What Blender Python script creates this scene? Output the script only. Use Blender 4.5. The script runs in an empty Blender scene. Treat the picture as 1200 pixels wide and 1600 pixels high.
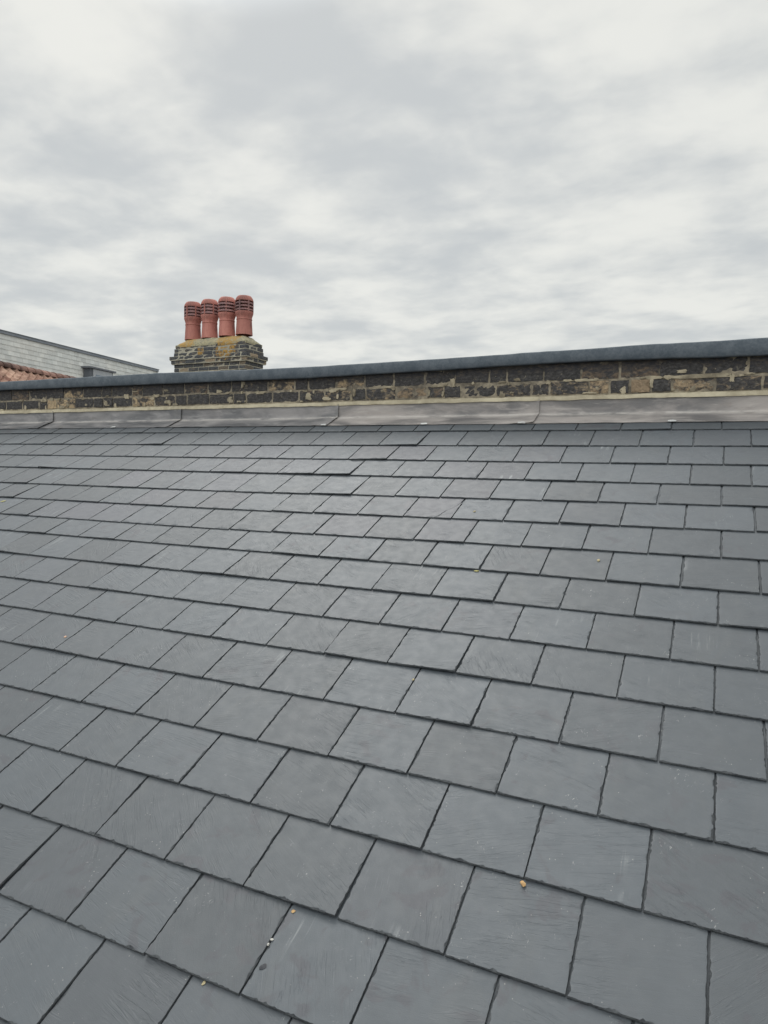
import bpy, bmesh, math, random
import numpy as np
from mathutils import Matrix, Vector, noise

random.seed(7)
rng = np.random.default_rng(11)
S = bpy.context.scene
COL = S.collection
R = math.radians

# ------------------------------------------------------------------ camera
cam_data = bpy.data.cameras.new("camera")
cam = bpy.data.objects.new("camera", cam_data)
COL.objects.link(cam)
S.camera = cam
CAM = (1.3614, -1.1335, 1.1065)
cam_data.sensor_fit = 'VERTICAL'
cam_data.sensor_height = 36.0
cam_data.lens = 1081.5 / 1600 * 36.0
cam_data.clip_start = 0.05
cam_data.clip_end = 20000
Mr = ((0.90278, 0.04444, -0.42779), (0.42962, -0.04649, 0.90181), (0.02019, -0.99793, -0.06106))
cam.matrix_world = Matrix(((Mr[0][0], -Mr[0][1], -Mr[0][2], CAM[0]),
                           (Mr[1][0], -Mr[1][1], -Mr[1][2], CAM[1]),
                           (Mr[2][0], -Mr[2][1], -Mr[2][2], CAM[2]),
                           (0, 0, 0, 1)))

# ------------------------------------------------------------------ world: overcast sky
SUN_EL, SUN_AZ = R(52), R(318)       # azimuth measured clockwise from +Y
world = bpy.data.worlds.new("World")
S.world = world
world.use_nodes = True
wt = world.node_tree
wt.nodes.clear()


class NT:
    """Small helper for wiring node trees."""
    def __init__(self, tree):
        self.t = tree

    def n(self, kind, **kw):
        nd = self.t.nodes.new(kind)
        for k, v in kw.items():
            setattr(nd, k, v)
        return nd

    def link(self, a, b):
        self.t.links.new(a, b)

    def put(self, sock, v):
        if isinstance(v, bpy.types.NodeSocket):
            self.link(v, sock)
        elif isinstance(v, (tuple, list)) and sock.type == 'RGBA' and len(v) == 3:
            sock.default_value = (*v, 1)
        else:
            sock.default_value = v

    def math(self, op, a, b=0.0, c=None, clamp=False):
        m = self.n('ShaderNodeMath', operation=op, use_clamp=clamp)
        self.put(m.inputs[0], a)
        self.put(m.inputs[1], b)
        if c is not None:
            self.put(m.inputs[2], c)
        return m.outputs[0]

    def vmath(self, op, a, b=(0, 0, 0)):
        m = self.n('ShaderNodeVectorMath', operation=op)
        self.put(m.inputs[0], a)
        self.put(m.inputs[1], b)
        return m.outputs[0]

    def mix(self, f, a, b, mode='MIX'):
        m = self.n('ShaderNodeMix', data_type='RGBA', blend_type=mode)
        self.put(m.inputs[0], f)
        self.put(m.inputs[6], a)
        self.put(m.inputs[7], b)
        return m.outputs[2]

    def noise(self, vec, scale, detail=4, rough=0.55, dist=0.0):
        m = self.n('ShaderNodeTexNoise')
        self.put(m.inputs['Vector'], vec)
        m.inputs['Scale'].default_value = scale
        m.inputs['Detail'].default_value = detail
        m.inputs['Roughness'].default_value = rough
        m.inputs['Distortion'].default_value = dist
        return m.outputs[0]

    def ramp(self, f, lo, hi, to0=0.0, to1=1.0, smooth=True):
        m = self.n('ShaderNodeMapRange', interpolation_type='SMOOTHSTEP' if smooth else 'LINEAR')
        self.put(m.inputs[0], f)
        m.inputs[1].default_value = lo
        m.inputs[2].default_value = hi
        m.inputs[3].default_value = to0
        m.inputs[4].default_value = to1
        return m.outputs[0]

    def scale(self, vec, s, loc=(0, 0, 0)):
        m = self.n('ShaderNodeMapping')
        self.put(m.inputs[0], vec)
        m.inputs[1].default_value = loc
        m.inputs[3].default_value = s
        return m.outputs[0]


w = NT(wt)
sky = w.n('ShaderNodeTexSky', sky_type='NISHITA')
sky.sun_disc = False
sky.sun_elevation = SUN_EL
sky.sun_rotation = SUN_AZ
sky.dust_density = 2.0
dirv = w.n('ShaderNodeTexCoord').outputs['Generated']
sep = w.n('ShaderNodeSeparateXYZ')
w.link(dirv, sep.inputs[0])
up = w.math('MAXIMUM', sep.outputs[2], 0.0)
den = w.math('ADD', up, 0.13)
px_ = w.math('DIVIDE', sep.outputs[0], den)
py_ = w.math('DIVIDE', sep.outputs[1], den)
cmb = w.n('ShaderNodeCombineXYZ')
w.link(px_, cmb.inputs[0])
w.link(py_, cmb.inputs[1])
cl = cmb.outputs[0]
n1 = w.noise(w.scale(cl, (1, 1, 1), (13.6, 21.3, 0)), 0.9, 6, 0.5, 0.2)
n2 = w.noise(w.scale(cl, (1, 1, 1), (9.3, 4.2, 0)), 2.5, 5, 0.5, 0.2)
n4 = w.noise(w.scale(cl, (1, 1.25, 1), (2.3, 14.2, 0)), 6.0, 4, 0.5, 0.2)
n3 = w.noise(w.scale(cl, (1, 1, 1), (1.3, 7.2, 0)), 0.32, 3, 0.5, 0.0)
cov = w.math('ADD', w.math('MULTIPLY', n1, 0.39), w.math('MULTIPLY', n2, 0.42))
cov = w.math('ADD', cov, w.math('MULTIPLY', n4, 0.19))
cov = w.math('ADD', cov, w.math('MULTIPLY', w.math('SUBTRACT', n3, 0.5), 0.20))
tone = w.ramp(cov, 0.40, 0.60)
cloud = w.mix(tone, (5.80, 6.06, 6.10), (8.40, 8.42, 7.95))
# overcast sky grows brighter overhead and most of all where the hidden sun stands
boost = w.ramp(sep.outputs[2], 0.56, 0.85, 1.0, 1.55)
boost = w.math('MULTIPLY', boost, w.ramp(sep.outputs[1], -0.45, 0.15, 1.9, 1.0))  # unseen sky behind the camera, brightened to light the upright faces
sdot = w.n('ShaderNodeVectorMath', operation='DOT_PRODUCT')
w.link(dirv, sdot.inputs[0])
sdot.inputs[1].default_value = (math.sin(SUN_AZ) * math.cos(SUN_EL), math.cos(SUN_AZ) * math.cos(SUN_EL), math.sin(SUN_EL))
boost = w.math('MULTIPLY', boost, w.ramp(sdot.outputs['Value'], 0.93, 0.995, 1.0, 4.2))
cloud = w.vmath('MULTIPLY', cloud, boost)
final = w.mix(0.93, sky.outputs[0], cloud)
bg = w.n('ShaderNodeBackground')
bg.inputs[1].default_value = 0.10
w.link(final, bg.inputs[0])
wo = w.n('ShaderNodeOutputWorld')
w.link(bg.outputs[0], wo.inputs[0])

# ------------------------------------------------------------------ sun through cloud
sd = bpy.data.lights.new("sun", 'SUN')
sd.energy = 1.1
sd.angle = R(32)
sd.color = (1.0, 0.98, 0.95)
sun = bpy.data.objects.new("sun", sd)
COL.objects.link(sun)
to_sun = Vector((math.sin(SUN_AZ) * math.cos(SUN_EL), math.cos(SUN_AZ) * math.cos(SUN_EL), math.sin(SUN_EL)))
sun.rotation_euler = to_sun.to_track_quat('Z', 'Y').to_euler()

S.view_settings.view_transform = 'Standard'
S.view_settings.look = 'None'
S.view_settings.exposure = 0.0
S.view_settings.gamma = 1.0
S.view_settings.use_curve_mapping = False
S.cycles.max_bounces = 6
S.cycles.use_denoising = True


# ------------------------------------------------------------------ object helpers
def tag(o, label=None, cat=None, group=None, kind=None):
    for k, v in (('label', label), ('category', cat), ('group', group), ('kind', kind)):
        if v:
            o[k] = v
    return o


def empty(name, loc, label, cat, group=None):
    o = bpy.data.objects.new(name, None)
    o.empty_display_size = 0.1
    COL.objects.link(o)
    o.location = loc
    return tag(o, label, cat, group)


class MB:
    """Collects vertices, faces, a colour per vertex and two uv sets; builds ONE mesh object."""
    def __init__(self):
        self.v, self.f, self.c, self.u, self.g, self.m = [], [], [], [], [], []

    def add(self, verts, faces, col=(0.5, 0.5, 0.5), uv=None, grain=None, mats=None):
        b = len(self.v)
        verts = [tuple(map(float, p)) for p in verts]
        self.v.extend(verts)
        self.f.extend(tuple(i + b for i in f) for f in faces)
        self.c.extend([col] * len(verts))
        self.m.extend(mats if mats is not None else [0] * len(faces))
        self.u.extend(uv if uv is not None else [(0, 0)] * len(verts))
        self.g.extend(grain if grain is not None else [(0, 0)] * len(verts))

    def build(self, name, material, parent=None, smooth=None, uvs=False, second=None):
        off, q_ = Vector((0, 0, 0)), parent
        while q_ is not None:
            off = off + q_.location
            q_ = q_.parent
        me = bpy.data.meshes.new(name)
        vs = [(x - off[0], y - off[1], z - off[2]) for x, y, z in self.v]
        me.from_pydata(vs, [], self.f)
        a = me.color_attributes.new('tone', 'FLOAT_COLOR', 'POINT')
        arr = np.ones((len(vs), 4), dtype=np.float32)
        arr[:, :3] = np.array(self.c, dtype=np.float32)
        a.data.foreach_set('color', arr.ravel())
        if uvs:
            li = np.zeros(len(me.loops), dtype=np.int32)
            me.loops.foreach_get('vertex_index', li)
            for nm, src in (('UVMap', self.u), ('Grain', self.g)):
                lay = me.uv_layers.new(name=nm)
                lay.data.foreach_set('uv', np.array(src, dtype=np.float32)[li].ravel())
        me.materials.append(material)
        if second is not None:
            me.materials.append(second)
            me.polygons.foreach_set('material_index', self.m)
        if smooth is not None:
            me.polygons.foreach_set('use_smooth', [True] * len(me.polygons))
            me.set_sharp_from_angle(angle=R(smooth))
        me.update()
        o = bpy.data.objects.new(name, me)
        COL.objects.link(o)
        if parent is not None:
            o.parent = parent
        return o


def grid_faces(nx, ny, base=0):
    """Quads of a grid of (nx+1) x (ny+1) vertices, row by row."""
    return [(base + j * (nx + 1) + i, base + j * (nx + 1) + i + 1,
             base + (j + 1) * (nx + 1) + i + 1, base + (j + 1) * (nx + 1) + i)
            for j in range(ny) for i in range(nx)]


def box_vf(x0, x1, y0, y1, z0, z1):
    v = [(x0, y0, z0), (x1, y0, z0), (x1, y1, z0), (x0, y1, z0), (x0, y0, z1), (x1, y0, z1), (x1, y1, z1), (x0, y1, z1)]
    f = [(0, 3, 2, 1), (4, 5, 6, 7), (0, 1, 5, 4), (1, 2, 6, 5), (2, 3, 7, 6), (3, 0, 4, 7)]
    return v, f


def lathe(mb, prof, centre, seg=32, col=(.5, .5, .5), closed=True):
    """prof: (r, z) list; closed joins last to first."""
    vs = []
    for r, z in prof:
        for k in range(seg):
            a = 2 * math.pi * k / seg
            vs.append((centre[0] + r * math.cos(a), centre[1] + r * math.sin(a), centre[2] + z))
    n = len(prof)
    fs = []
    for i in range(n if closed else n - 1):
        j = (i + 1) % n
        for k in range(seg):
            k2 = (k + 1) % seg
            fs.append((i * seg + k, i * seg + k2, j * seg + k2, j * seg + k))
    mb.add(vs, fs, col)


# ------------------------------------------------------------------ materials
def new_mat(name, rough=0.7, spec=0.5):
    m = bpy.data.materials.new(name)
    m.use_nodes = True
    t = NT(m.node_tree)
    p = m.node_tree.nodes['Principled BSDF']
    p.inputs['Roughness'].default_value = rough
    p.inputs['Specular IOR Level'].default_value = spec
    return m, t, p


def bump(t, p, height, strength, dist, prev=None):
    b = t.n('ShaderNodeBump')
    b.inputs['Strength'].default_value = strength
    b.inputs['Distance'].default_value = dist
    t.put(b.inputs['Height'], height)
    if prev is not None:
        t.link(prev, b.inputs['Normal'])
    t.link(b.outputs[0], p.inputs['Normal'])
    return b.outputs[0]


def tone_of(t):
    a = t.n('ShaderNodeAttribute', attribute_name='tone')
    s = t.n('ShaderNodeSeparateColor')
    t.link(a.outputs['Color'], s.inputs[0])
    return s.outputs[0], s.outputs[1], s.outputs[2]


def obj_co(t):
    return t.n('ShaderNodeTexCoord').outputs['Object']


def mat_slate():
    m, t, p = new_mat("riven_slate", 0.5, 0.88)
    r1, r2, r3 = tone_of(t)
    uv = t.n('ShaderNodeUVMap', uv_map='UVMap').outputs[0]
    gr = t.n('ShaderNodeUVMap', uv_map='Grain').outputs[0]
    base = t.mix(t.ramp(r2, 0.45, 1.0), (0.0455, 0.0555, 0.0660), (0.0535, 0.0560, 0.0690))
    # overall value of each slate, cloudy mottling
    val = t.ramp(r1, 0, 1, 0.82, 1.16, smooth=False)
    mot = t.ramp(t.noise(uv, 7, 5, 0.6, 0.4), 0.3, 0.7, 0.955, 1.045)
    base = t.vmath('MULTIPLY', base, t.vmath('MULTIPLY', val, mot))
    # fine cleavage streaks along the grain
    st = t.noise(t.scale(gr, (14, 130, 1)), 1.0, 6, 0.62, 0.6)
    base = t.vmath('MULTIPLY', base, t.ramp(st, 0.3, 0.7, 0.965, 1.035))
    # dark smears that keep to some slates
    bl = t.math('MULTIPLY', t.ramp(t.noise(t.scale(uv, (1, 1, 1), (4, 9, 0)), 11, 3, 0.5, 1.2), 0.56, 0.66), t.ramp(r3, 0.5, 0.8))
    base = t.mix(t.math('MULTIPLY', bl, 0.55), base, (0.034, 0.033, 0.043))
    # chalky rubs, long in the slope direction
    ru = t.ramp(t.noise(t.scale(uv, (60, 4, 1)), 1.0, 5, 0.6, 0.2), 0.52, 0.75)
    rm = t.math('MULTIPLY', t.ramp(t.noise(uv, 5, 2, 0.5), 0.56, 0.68), t.ramp(t.math('FRACT', t.math('MULTIPLY', r1, 7.3)), 0.62, 0.85))
    base = t.mix(t.math('MULTIPLY', t.math('MULTIPLY', ru, rm), 0.42), base, (0.40, 0.42, 0.42))
    # scuffs: small pale scratches in patches
    sc = t.ramp(t.noise(t.scale(gr, (150, 70, 1), (7, 3, 0)), 1.0, 4, 0.65, 1.2), 0.60, 0.72)
    sm = t.ramp(t.noise(t.scale(uv, (1, 1, 1), (20, 2, 0)), 9, 3, 0.6), 0.555, 0.68)
    base = t.mix(t.math('MULTIPLY', t.math('MULTIPLY', sc, sm), 0.65), base, (0.42, 0.42, 0.41))
    # long hairline scratches
    hs = t.ramp(t.noise(t.scale(gr, (9, 330, 1), (1, 17, 0)), 1.0, 2, 0.5, 0.35), 0.685, 0.72)
    hm = t.ramp(t.noise(t.scale(uv, (1, 1, 1), (14, 6, 0)), 7, 3, 0.6), 0.47, 0.62)
    base = t.mix(t.math('MULTIPLY', t.math('MULTIPLY', hs, hm), 0.13), base, (0.34, 0.35, 0.355))
    # faint greenish brown water stains
    ws = t.ramp(t.noise(t.scale(uv, (9, 3.2, 1), (2, 8, 0)), 1.0, 5, 0.62, 0.8), 0.52, 0.70)
    base = t.mix(t.math('MULTIPLY', ws, 0.12), base, (0.088, 0.089, 0.082))
    # pale grit specks
    vo = t.n('ShaderNodeTexVoronoi', feature='F1')
    t.link(uv, vo.inputs['Vector'])
    vo.inputs['Scale'].default_value = 85
    vs = t.n('ShaderNodeSeparateColor')
    t.link(vo.outputs['Color'], vs.inputs[0])
    sp = t.math('MULTIPLY', t.ramp(vo.outputs['Distance'], 0.06, 0.16, 1, 0), t.math('GREATER_THAN', vs.outputs[0], 0.68))
    sp = t.math('MULTIPLY', sp, t.ramp(t.noise(t.scale(uv, (1, 1, 1), (3, 44, 0)), 8, 3, 0.6), 0.47, 0.66))
    base = t.mix(t.math('MULTIPLY', sp, 0.42), base, (0.5, 0.49, 0.45))
    t.link(base, p.inputs['Base Color'])
    t.link(t.ramp(t.noise(uv, 24, 5, 0.6), 0.3, 0.7, 0.56, 0.63), p.inputs['Roughness'])
    # riven relief: curved ledges, grain, fine grit
    ledge = t.ramp(t.noise(t.scale(gr, (4, 34, 1), (2, 5, 0)), 1.0, 4, 0.6, 0.8), 0.47, 0.50)
    ledge2 = t.ramp(t.noise(t.scale(gr, (7, 75, 1), (8, 1, 0)), 1.0, 4, 0.6, 0.7), 0.54, 0.57)
    lm = t.ramp(t.noise(t.scale(uv, (1, 1, 1), (31, 12, 0)), 6, 2, 0.5), 0.42, 0.62)
    h = t.math('ADD', t.math('MULTIPLY', t.math('MULTIPLY', ledge, lm), 0.5), t.math('MULTIPLY', t.math('MULTIPLY', ledge2, lm), 0.3))
    h = t.math('ADD', h, t.math('MULTIPLY', st, 0.24))
    h = t.math('ADD', h, t.math('MULTIPLY', t.noise(uv, 15, 6, 0.62, 0.5), 0.5))
    nb = bump(t, p, h, 0.75, 0.0012)
    bump(t, p, t.noise(uv, 420, 3, 0.6), 0.45, 0.0006, nb)
    return m


def mat_lead():
    m, t, p = new_mat("weathered_lead", 0.5, 0.5)
    co = obj_co(t)
    r1, r2, r3 = tone_of(t)
    a = t.noise(t.scale(co, (2.2, 6, 6)), 1.0, 5, 0.6, 0.5)
    b = t.noise(t.scale(co, (6, 14, 26), (3, 1, 8)), 1.0, 5, 0.6, 0.8)
    c = t.mix(t.ramp(a, 0.35, 0.68), (0.118, 0.120, 0.126), (0.300, 0.290, 0.285))
    c = t.mix(t.math('MULTIPLY', t.ramp(b, 0.52, 0.72), 0.40), c, (0.42, 0.41, 0.40))
    c = t.mix(t.math('MULTIPLY', t.ramp(t.noise(t.scale(co, (5, 9, 12), (9, 9, 2)), 1.0, 4, 0.6, 0.4), 0.56, 0.74), 0.45), c, (0.20, 0.184, 0.172))
    # each sheet has weathered a little differently
    c = t.vmath('MULTIPLY', c, t.ramp(r1, 0, 1, 0.78, 1.16, smooth=False))
    c = t.vmath('MULTIPLY', c, t.mix(r1, (0.97, 0.985, 1.03), (1.05, 0.99, 0.95)))
    # paler line along the fold, broken up by noise
    fold_pale = t.math('MULTIPLY', r2, t.ramp(t.noise(t.scale(co, (9, 20, 20)), 1.0, 4, 0.6), 0.28, 0.55))
    c = t.mix(t.math('MULTIPLY', fold_pale, 0.85), c, (0.52, 0.49, 0.46))
    t.link(c, p.inputs['Base Color'])
    t.link(t.ramp(a, 0.3, 0.7, 0.42, 0.62), p.inputs['Roughness'])
    p.inputs['Metallic'].default_value = 0.12
    nb = bump(t, p, t.noise(t.scale(co, (7, 14, 14)), 1.0, 4, 0.55), 0.7, 0.009)
    bump(t, p, t.noise(co, 160, 4, 0.6), 0.2, 0.0012, nb)
    return m


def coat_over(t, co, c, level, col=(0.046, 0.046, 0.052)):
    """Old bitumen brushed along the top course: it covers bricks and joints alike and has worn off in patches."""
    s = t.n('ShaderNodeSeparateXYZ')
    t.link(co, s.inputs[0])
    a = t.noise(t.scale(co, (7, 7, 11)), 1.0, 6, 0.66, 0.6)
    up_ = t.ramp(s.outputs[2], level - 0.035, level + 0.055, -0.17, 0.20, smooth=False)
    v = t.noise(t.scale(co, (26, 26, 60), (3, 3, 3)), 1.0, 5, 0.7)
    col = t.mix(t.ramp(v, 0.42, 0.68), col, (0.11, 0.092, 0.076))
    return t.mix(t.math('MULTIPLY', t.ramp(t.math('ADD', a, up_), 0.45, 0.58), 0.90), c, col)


def mat_brick(name, dark, mid, pale, soot=0.55, lichen=False, coat=None, wash_k=0.55):
    """Old stock brick: each brick has its own tone; soot coat and spalled faces have noise shapes."""
    m, t, p = new_mat(name, 0.9, 0.25)
    co = obj_co(t)
    r1, r2, r3 = tone_of(t)
    c = t.mix(t.ramp(r1, 0.15, 0.9), mid, pale)
    n = t.noise(co, 45, 6, 0.65, 0.3)
    c = t.vmath('MULTIPLY', c, t.ramp(n, 0.25, 0.75, 0.65, 1.25))
    sp = t.noise(t.scale(co, (16, 16, 26), (5, 5, 5)), 1.0, 6, 0.68, 0.8)
    k = t.math('ADD', sp, t.math('MULTIPLY', t.math('SUBTRACT', r2, 0.5), soot))
    dv = t.noise(t.scale(co, (40, 40, 70), (1, 8, 2)), 1.0, 5, 0.7)
    dk = t.mix(t.ramp(dv, 0.38, 0.70), dark, tuple(q * 2.3 for q in dark))
    c = t.mix(t.ramp(k, 0.36, 0.60), c, dk)
    wash = t.ramp(t.noise(t.scale(co, (22, 22, 30), (6, 2, 4)), 1.0, 6, 0.72, 0.6), 0.58, 0.68)
    c = t.mix(t.math('MULTIPLY', wash, wash_k), c, (0.33, 0.29, 0.215))
    if lichen:
        l = t.noise(co, 19, 6, 0.75, 0.6)
        for (cx, cy, cz, rad) in lichen:
            d = t.n('ShaderNodeVectorMath', operation='DISTANCE')
            t.put(d.inputs[0], co)
            d.inputs[1].default_value = (cx, cy, cz)
            near = t.ramp(d.outputs['Value'], rad * 0.45, rad * 1.15, 1, 0)
            f = t.ramp(t.math('ADD', l, t.math('MULTIPLY', near, 0.24)), 0.64, 0.76)
            c = t.mix(t.math('MULTIPLY', t.math('MULTIPLY', f, t.math('GREATER_THAN', near, 0.02)), 0.85), c, (0.38, 0.225, 0.065))
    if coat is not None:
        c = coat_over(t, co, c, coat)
    t.link(c, p.inputs['Base Color'])
    bump(t, p, t.math('ADD', n, t.math('MULTIPLY', sp, 0.8)), 0.8, 0.006)
    return m


def mat_plain(name, c1, c2, scale=30, rough=0.85, bmp=0.5, dist=0.004, spec=0.3, stretch=(1, 1, 1), vary=0.0, coat=None, sooty=0.0):
    m, t, p = new_mat(name, rough, spec)
    co = t.scale(obj_co(t), stretch)
    n = t.noise(co, scale, 6, 0.62, 0.2)
    n2 = t.noise(co, scale * 0.17, 3, 0.5, 0.2)
    c = t.mix(t.ramp(t.math('ADD', t.math('MULTIPLY', n, 0.5), t.math('MULTIPLY', n2, 0.5)), 0.36, 0.64), c1, c2)
    if sooty:
        c = t.mix(t.math('MULTIPLY', t.ramp(t.noise(t.scale(co, (9, 9, 5), (2, 2, 7)), 1.0, 5, 0.65, 0.3), 0.47, 0.72), sooty), c, (0.085, 0.06, 0.058))
    if vary:
        r1, r2, r3 = tone_of(t)
        c = t.vmath('MULTIPLY', c, t.ramp(r1, 0, 1, 1 - vary, 1 + vary, smooth=False))
    if coat is not None:
        c = coat_over(t, obj_co(t), c, coat)
    t.link(c, p.inputs['Base Color'])
    if bmp:
        bump(t, p, n, bmp, dist)
    return m

# ------------------------------------------------------------------ ground far below
ground_mat = mat_plain("ground", (0.09, 0.095, 0.08), (0.16, 0.15, 0.14), 0.4, 0.95, 0.0)
gm = MB()
gm.add([(-4000, -4000, -9), (4000, -4000, -9), (4000, 4000, -9), (-4000, 4000, -9)], [(0, 1, 2, 3)])
g_o = gm.build("ground", ground_mat)
tag(g_o, kind='structure')

# ------------------------------------------------------------------ the slate roof
PITCH = R(24.5)
CP, SP = math.cos(PITCH), math.sin(PITCH)
W, G, T = 0.253, 0.21474, 0.0060       # slate width, gauge, thickness


def roof(x, s, h=0.0):
    """Point on the roof: x along the courses, s up the slope (m), h above the slates' face plane."""
    return (x, s * CP - h * SP, s * SP + h * CP)


ROWS = {
    0: (-0.004, 0.0022, {0: -0.03, 1: 0.97, 2: 2.02}),
    1: (0.997, -0.0021, {-1.5: -1.53, -0.5: -0.51, 0.5: 0.49, 1.5: 1.47, 2.5: 2.5, 3.5: 3.53, 4.5: 4.53}),
    2: (2.015, -0.0002, {-3: -3.03, -2: -2, -1: -1.02, 0: -0.03, 1: 0.97, 2: 1.97, 3: 2.99, 4: 3.99, 5: 5}),
    3: (2.996, 0.0049, {-3.5: -3.48, -2.5: -2.47, -1.5: -1.47, -0.5: -0.46, 0.5: 0.51, 1.5: 1.5, 2.5: 2.5, 3.5: 3.5, 4.5: 4.51, 5.5: 5.53}),
    4: (4.0, 0.0023, {-1: -0.99, 0: -0.01, 1: 0.98, 2: 1.99, 3: 2.96, 4: 3.97, 5: 4.99}),
    5: (5.018, 0.001, {-5.5: -5.5, -4.5: -4.48, -3.5: -3.49, -2.5: -2.47, -1.5: -1.49, -0.5: -0.46, 0.5: 0.52, 1.5: 1.51, 2.5: 2.48, 3.5: 3.47, 4.5: 4.47, 5.5: 5.5}),
    6: (5.987, 0.0018, {-7: -6.99, -6: -6.01, -5: -4.95, -4: -3.92, -3: -2.92, -2: -1.91, -1: -0.93, 0: 0.05, 1: 1.02, 2: 2, 3: 2.98, 4: 3.99, 5: 4.99}),
    7: (6.97, 0.0022, {-7.5: -7.53, -6.5: -6.49, -5.5: -5.45, -4.5: -4.42, -3.5: -3.42, -2.5: -2.45, -1.5: -1.47, -0.5: -0.48, 0.5: 0.51, 1.5: 1.52, 2.5: 2.52, 3.5: 3.49, 4.5: 4.49, 5.5: 5.51}),
    8: (7.969, -0.0024, {-9: -9.06, -8: -8.02, -7: -6.99, -6: -5.94, -5: -4.91, -4: -3.93, -3: -2.96, -2: -1.97, -1: -0.94, 0: 0.05, 1: 1.05, 2: 2.05, 3: 3.02, 4: 4, 5: 5.02, 6: 6.03}),
    9: (8.903, 0.0208, {0.5: 0.58, 1.5: 1.53, 2.5: 2.52, 3.5: 3.51, 4.5: 4.51, 5.5: 5.53}),
    10: (9.914, 0.0217, {0: 0.03, 1: 1, 2: 1.98, 3: 2.98, 4: 3.99, 5: 4.98, 6: 6.01}),
    11: (10.93, 0.0252, {-0.5: -0.51, 0.5: 0.47, 1.5: 1.48, 2.5: 2.5, 3.5: 3.5, 4.5: 4.51, 5.5: 5.52}),
    12: (12.02, -0.0043, {-12: -12.22, -11: -11.17, -10: -10.15, -9: -9.16, -8: -8.06, -7: -6.97, -6: -6.01, -5: -5, -4: -3.98, -3: -2.99, -2: -2.02, -1: -0.99, 0: -0.02, 1: 0.96, 2: 1.95, 3: 2.97, 4: 3.97, 5: 4.99, 6: 5.99}),
    13: (13.03, -0.002, {-13.5: -13.71, -12.5: -12.64, -11.5: -11.66, -10.5: -10.65, -9.5: -9.63, -8.5: -8.6, -7.5: -7.57, -6.5: -6.5, -5.5: -5.51, -4.5: -4.52, -3.5: -3.52, -2.5: -2.49, -1.5: -1.48, -0.5: -0.52, 0.5: 0.48, 1.5: 1.49, 2.5: 2.49, 3.5: 3.49, 4.5: 4.56, 5.5: 5.54}),
    14: (14.01, 0.0035, {-7: -6.95, -6: -6.04, -5: -5, -4: -4.03, -3: -3.07, -2: -2.06, -1: -1.02, 0: -0.03, 1: 0.94, 2: 1.94, 3: 2.95, 4: 3.95, 5: 4.98, 6: 6.02}),
}


def row_line(v):
    if v in ROWS:
        a, b, _ = ROWS[v]
        return a, b
    if v == 15:
        return 15.02, 0.0
    return v + rng.normal(0, 0.006), 0.0


def row_v(v, u):
    a, b = LINES[v]
    return a + b * min(max(u, -4), 7)


LINES = {v: row_line(v) for v in range(-6, 17)}


def joints(v):
    """Joint positions (in slate widths) of a course: surveyed ones where known, even ones elsewhere."""
    par = 0.5 if v % 2 else 0.0
    known = ROWS[v][2] if v in ROWS else {}
    lo, hi = (-30, 13) if v >= 6 else (-24, 13)
    out = []
    off = 0.0
    for i in range(lo, hi):
        k = i + par
        if k in known:
            out.append(known[k])
        else:
            if known:
                kk = min(known, key=lambda q: abs(q - k))
                off = (known[kk] - kk) * (1 if abs(kk - k) < 3 else 0.6)
            out.append(k + off + rng.normal(0, 0.018))
    return out


def sway(x, s):
    # gentle unevenness, and the lift of the tilting fillet along the wall
    kick = float(np.interp(s / G, (11, 12, 13, 14, 15, 15.7, 17), (0.0, 0.001, 0.005, 0.011, 0.018, 0.0235, 0.033)))
    return kick + 0.0035 * noise.noise(Vector((x * 0.6, s * 0.9, 3.7)))


CRACK_V, CRACK_U = 10, 0.5
slates = MB()
cracked = MB()


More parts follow.
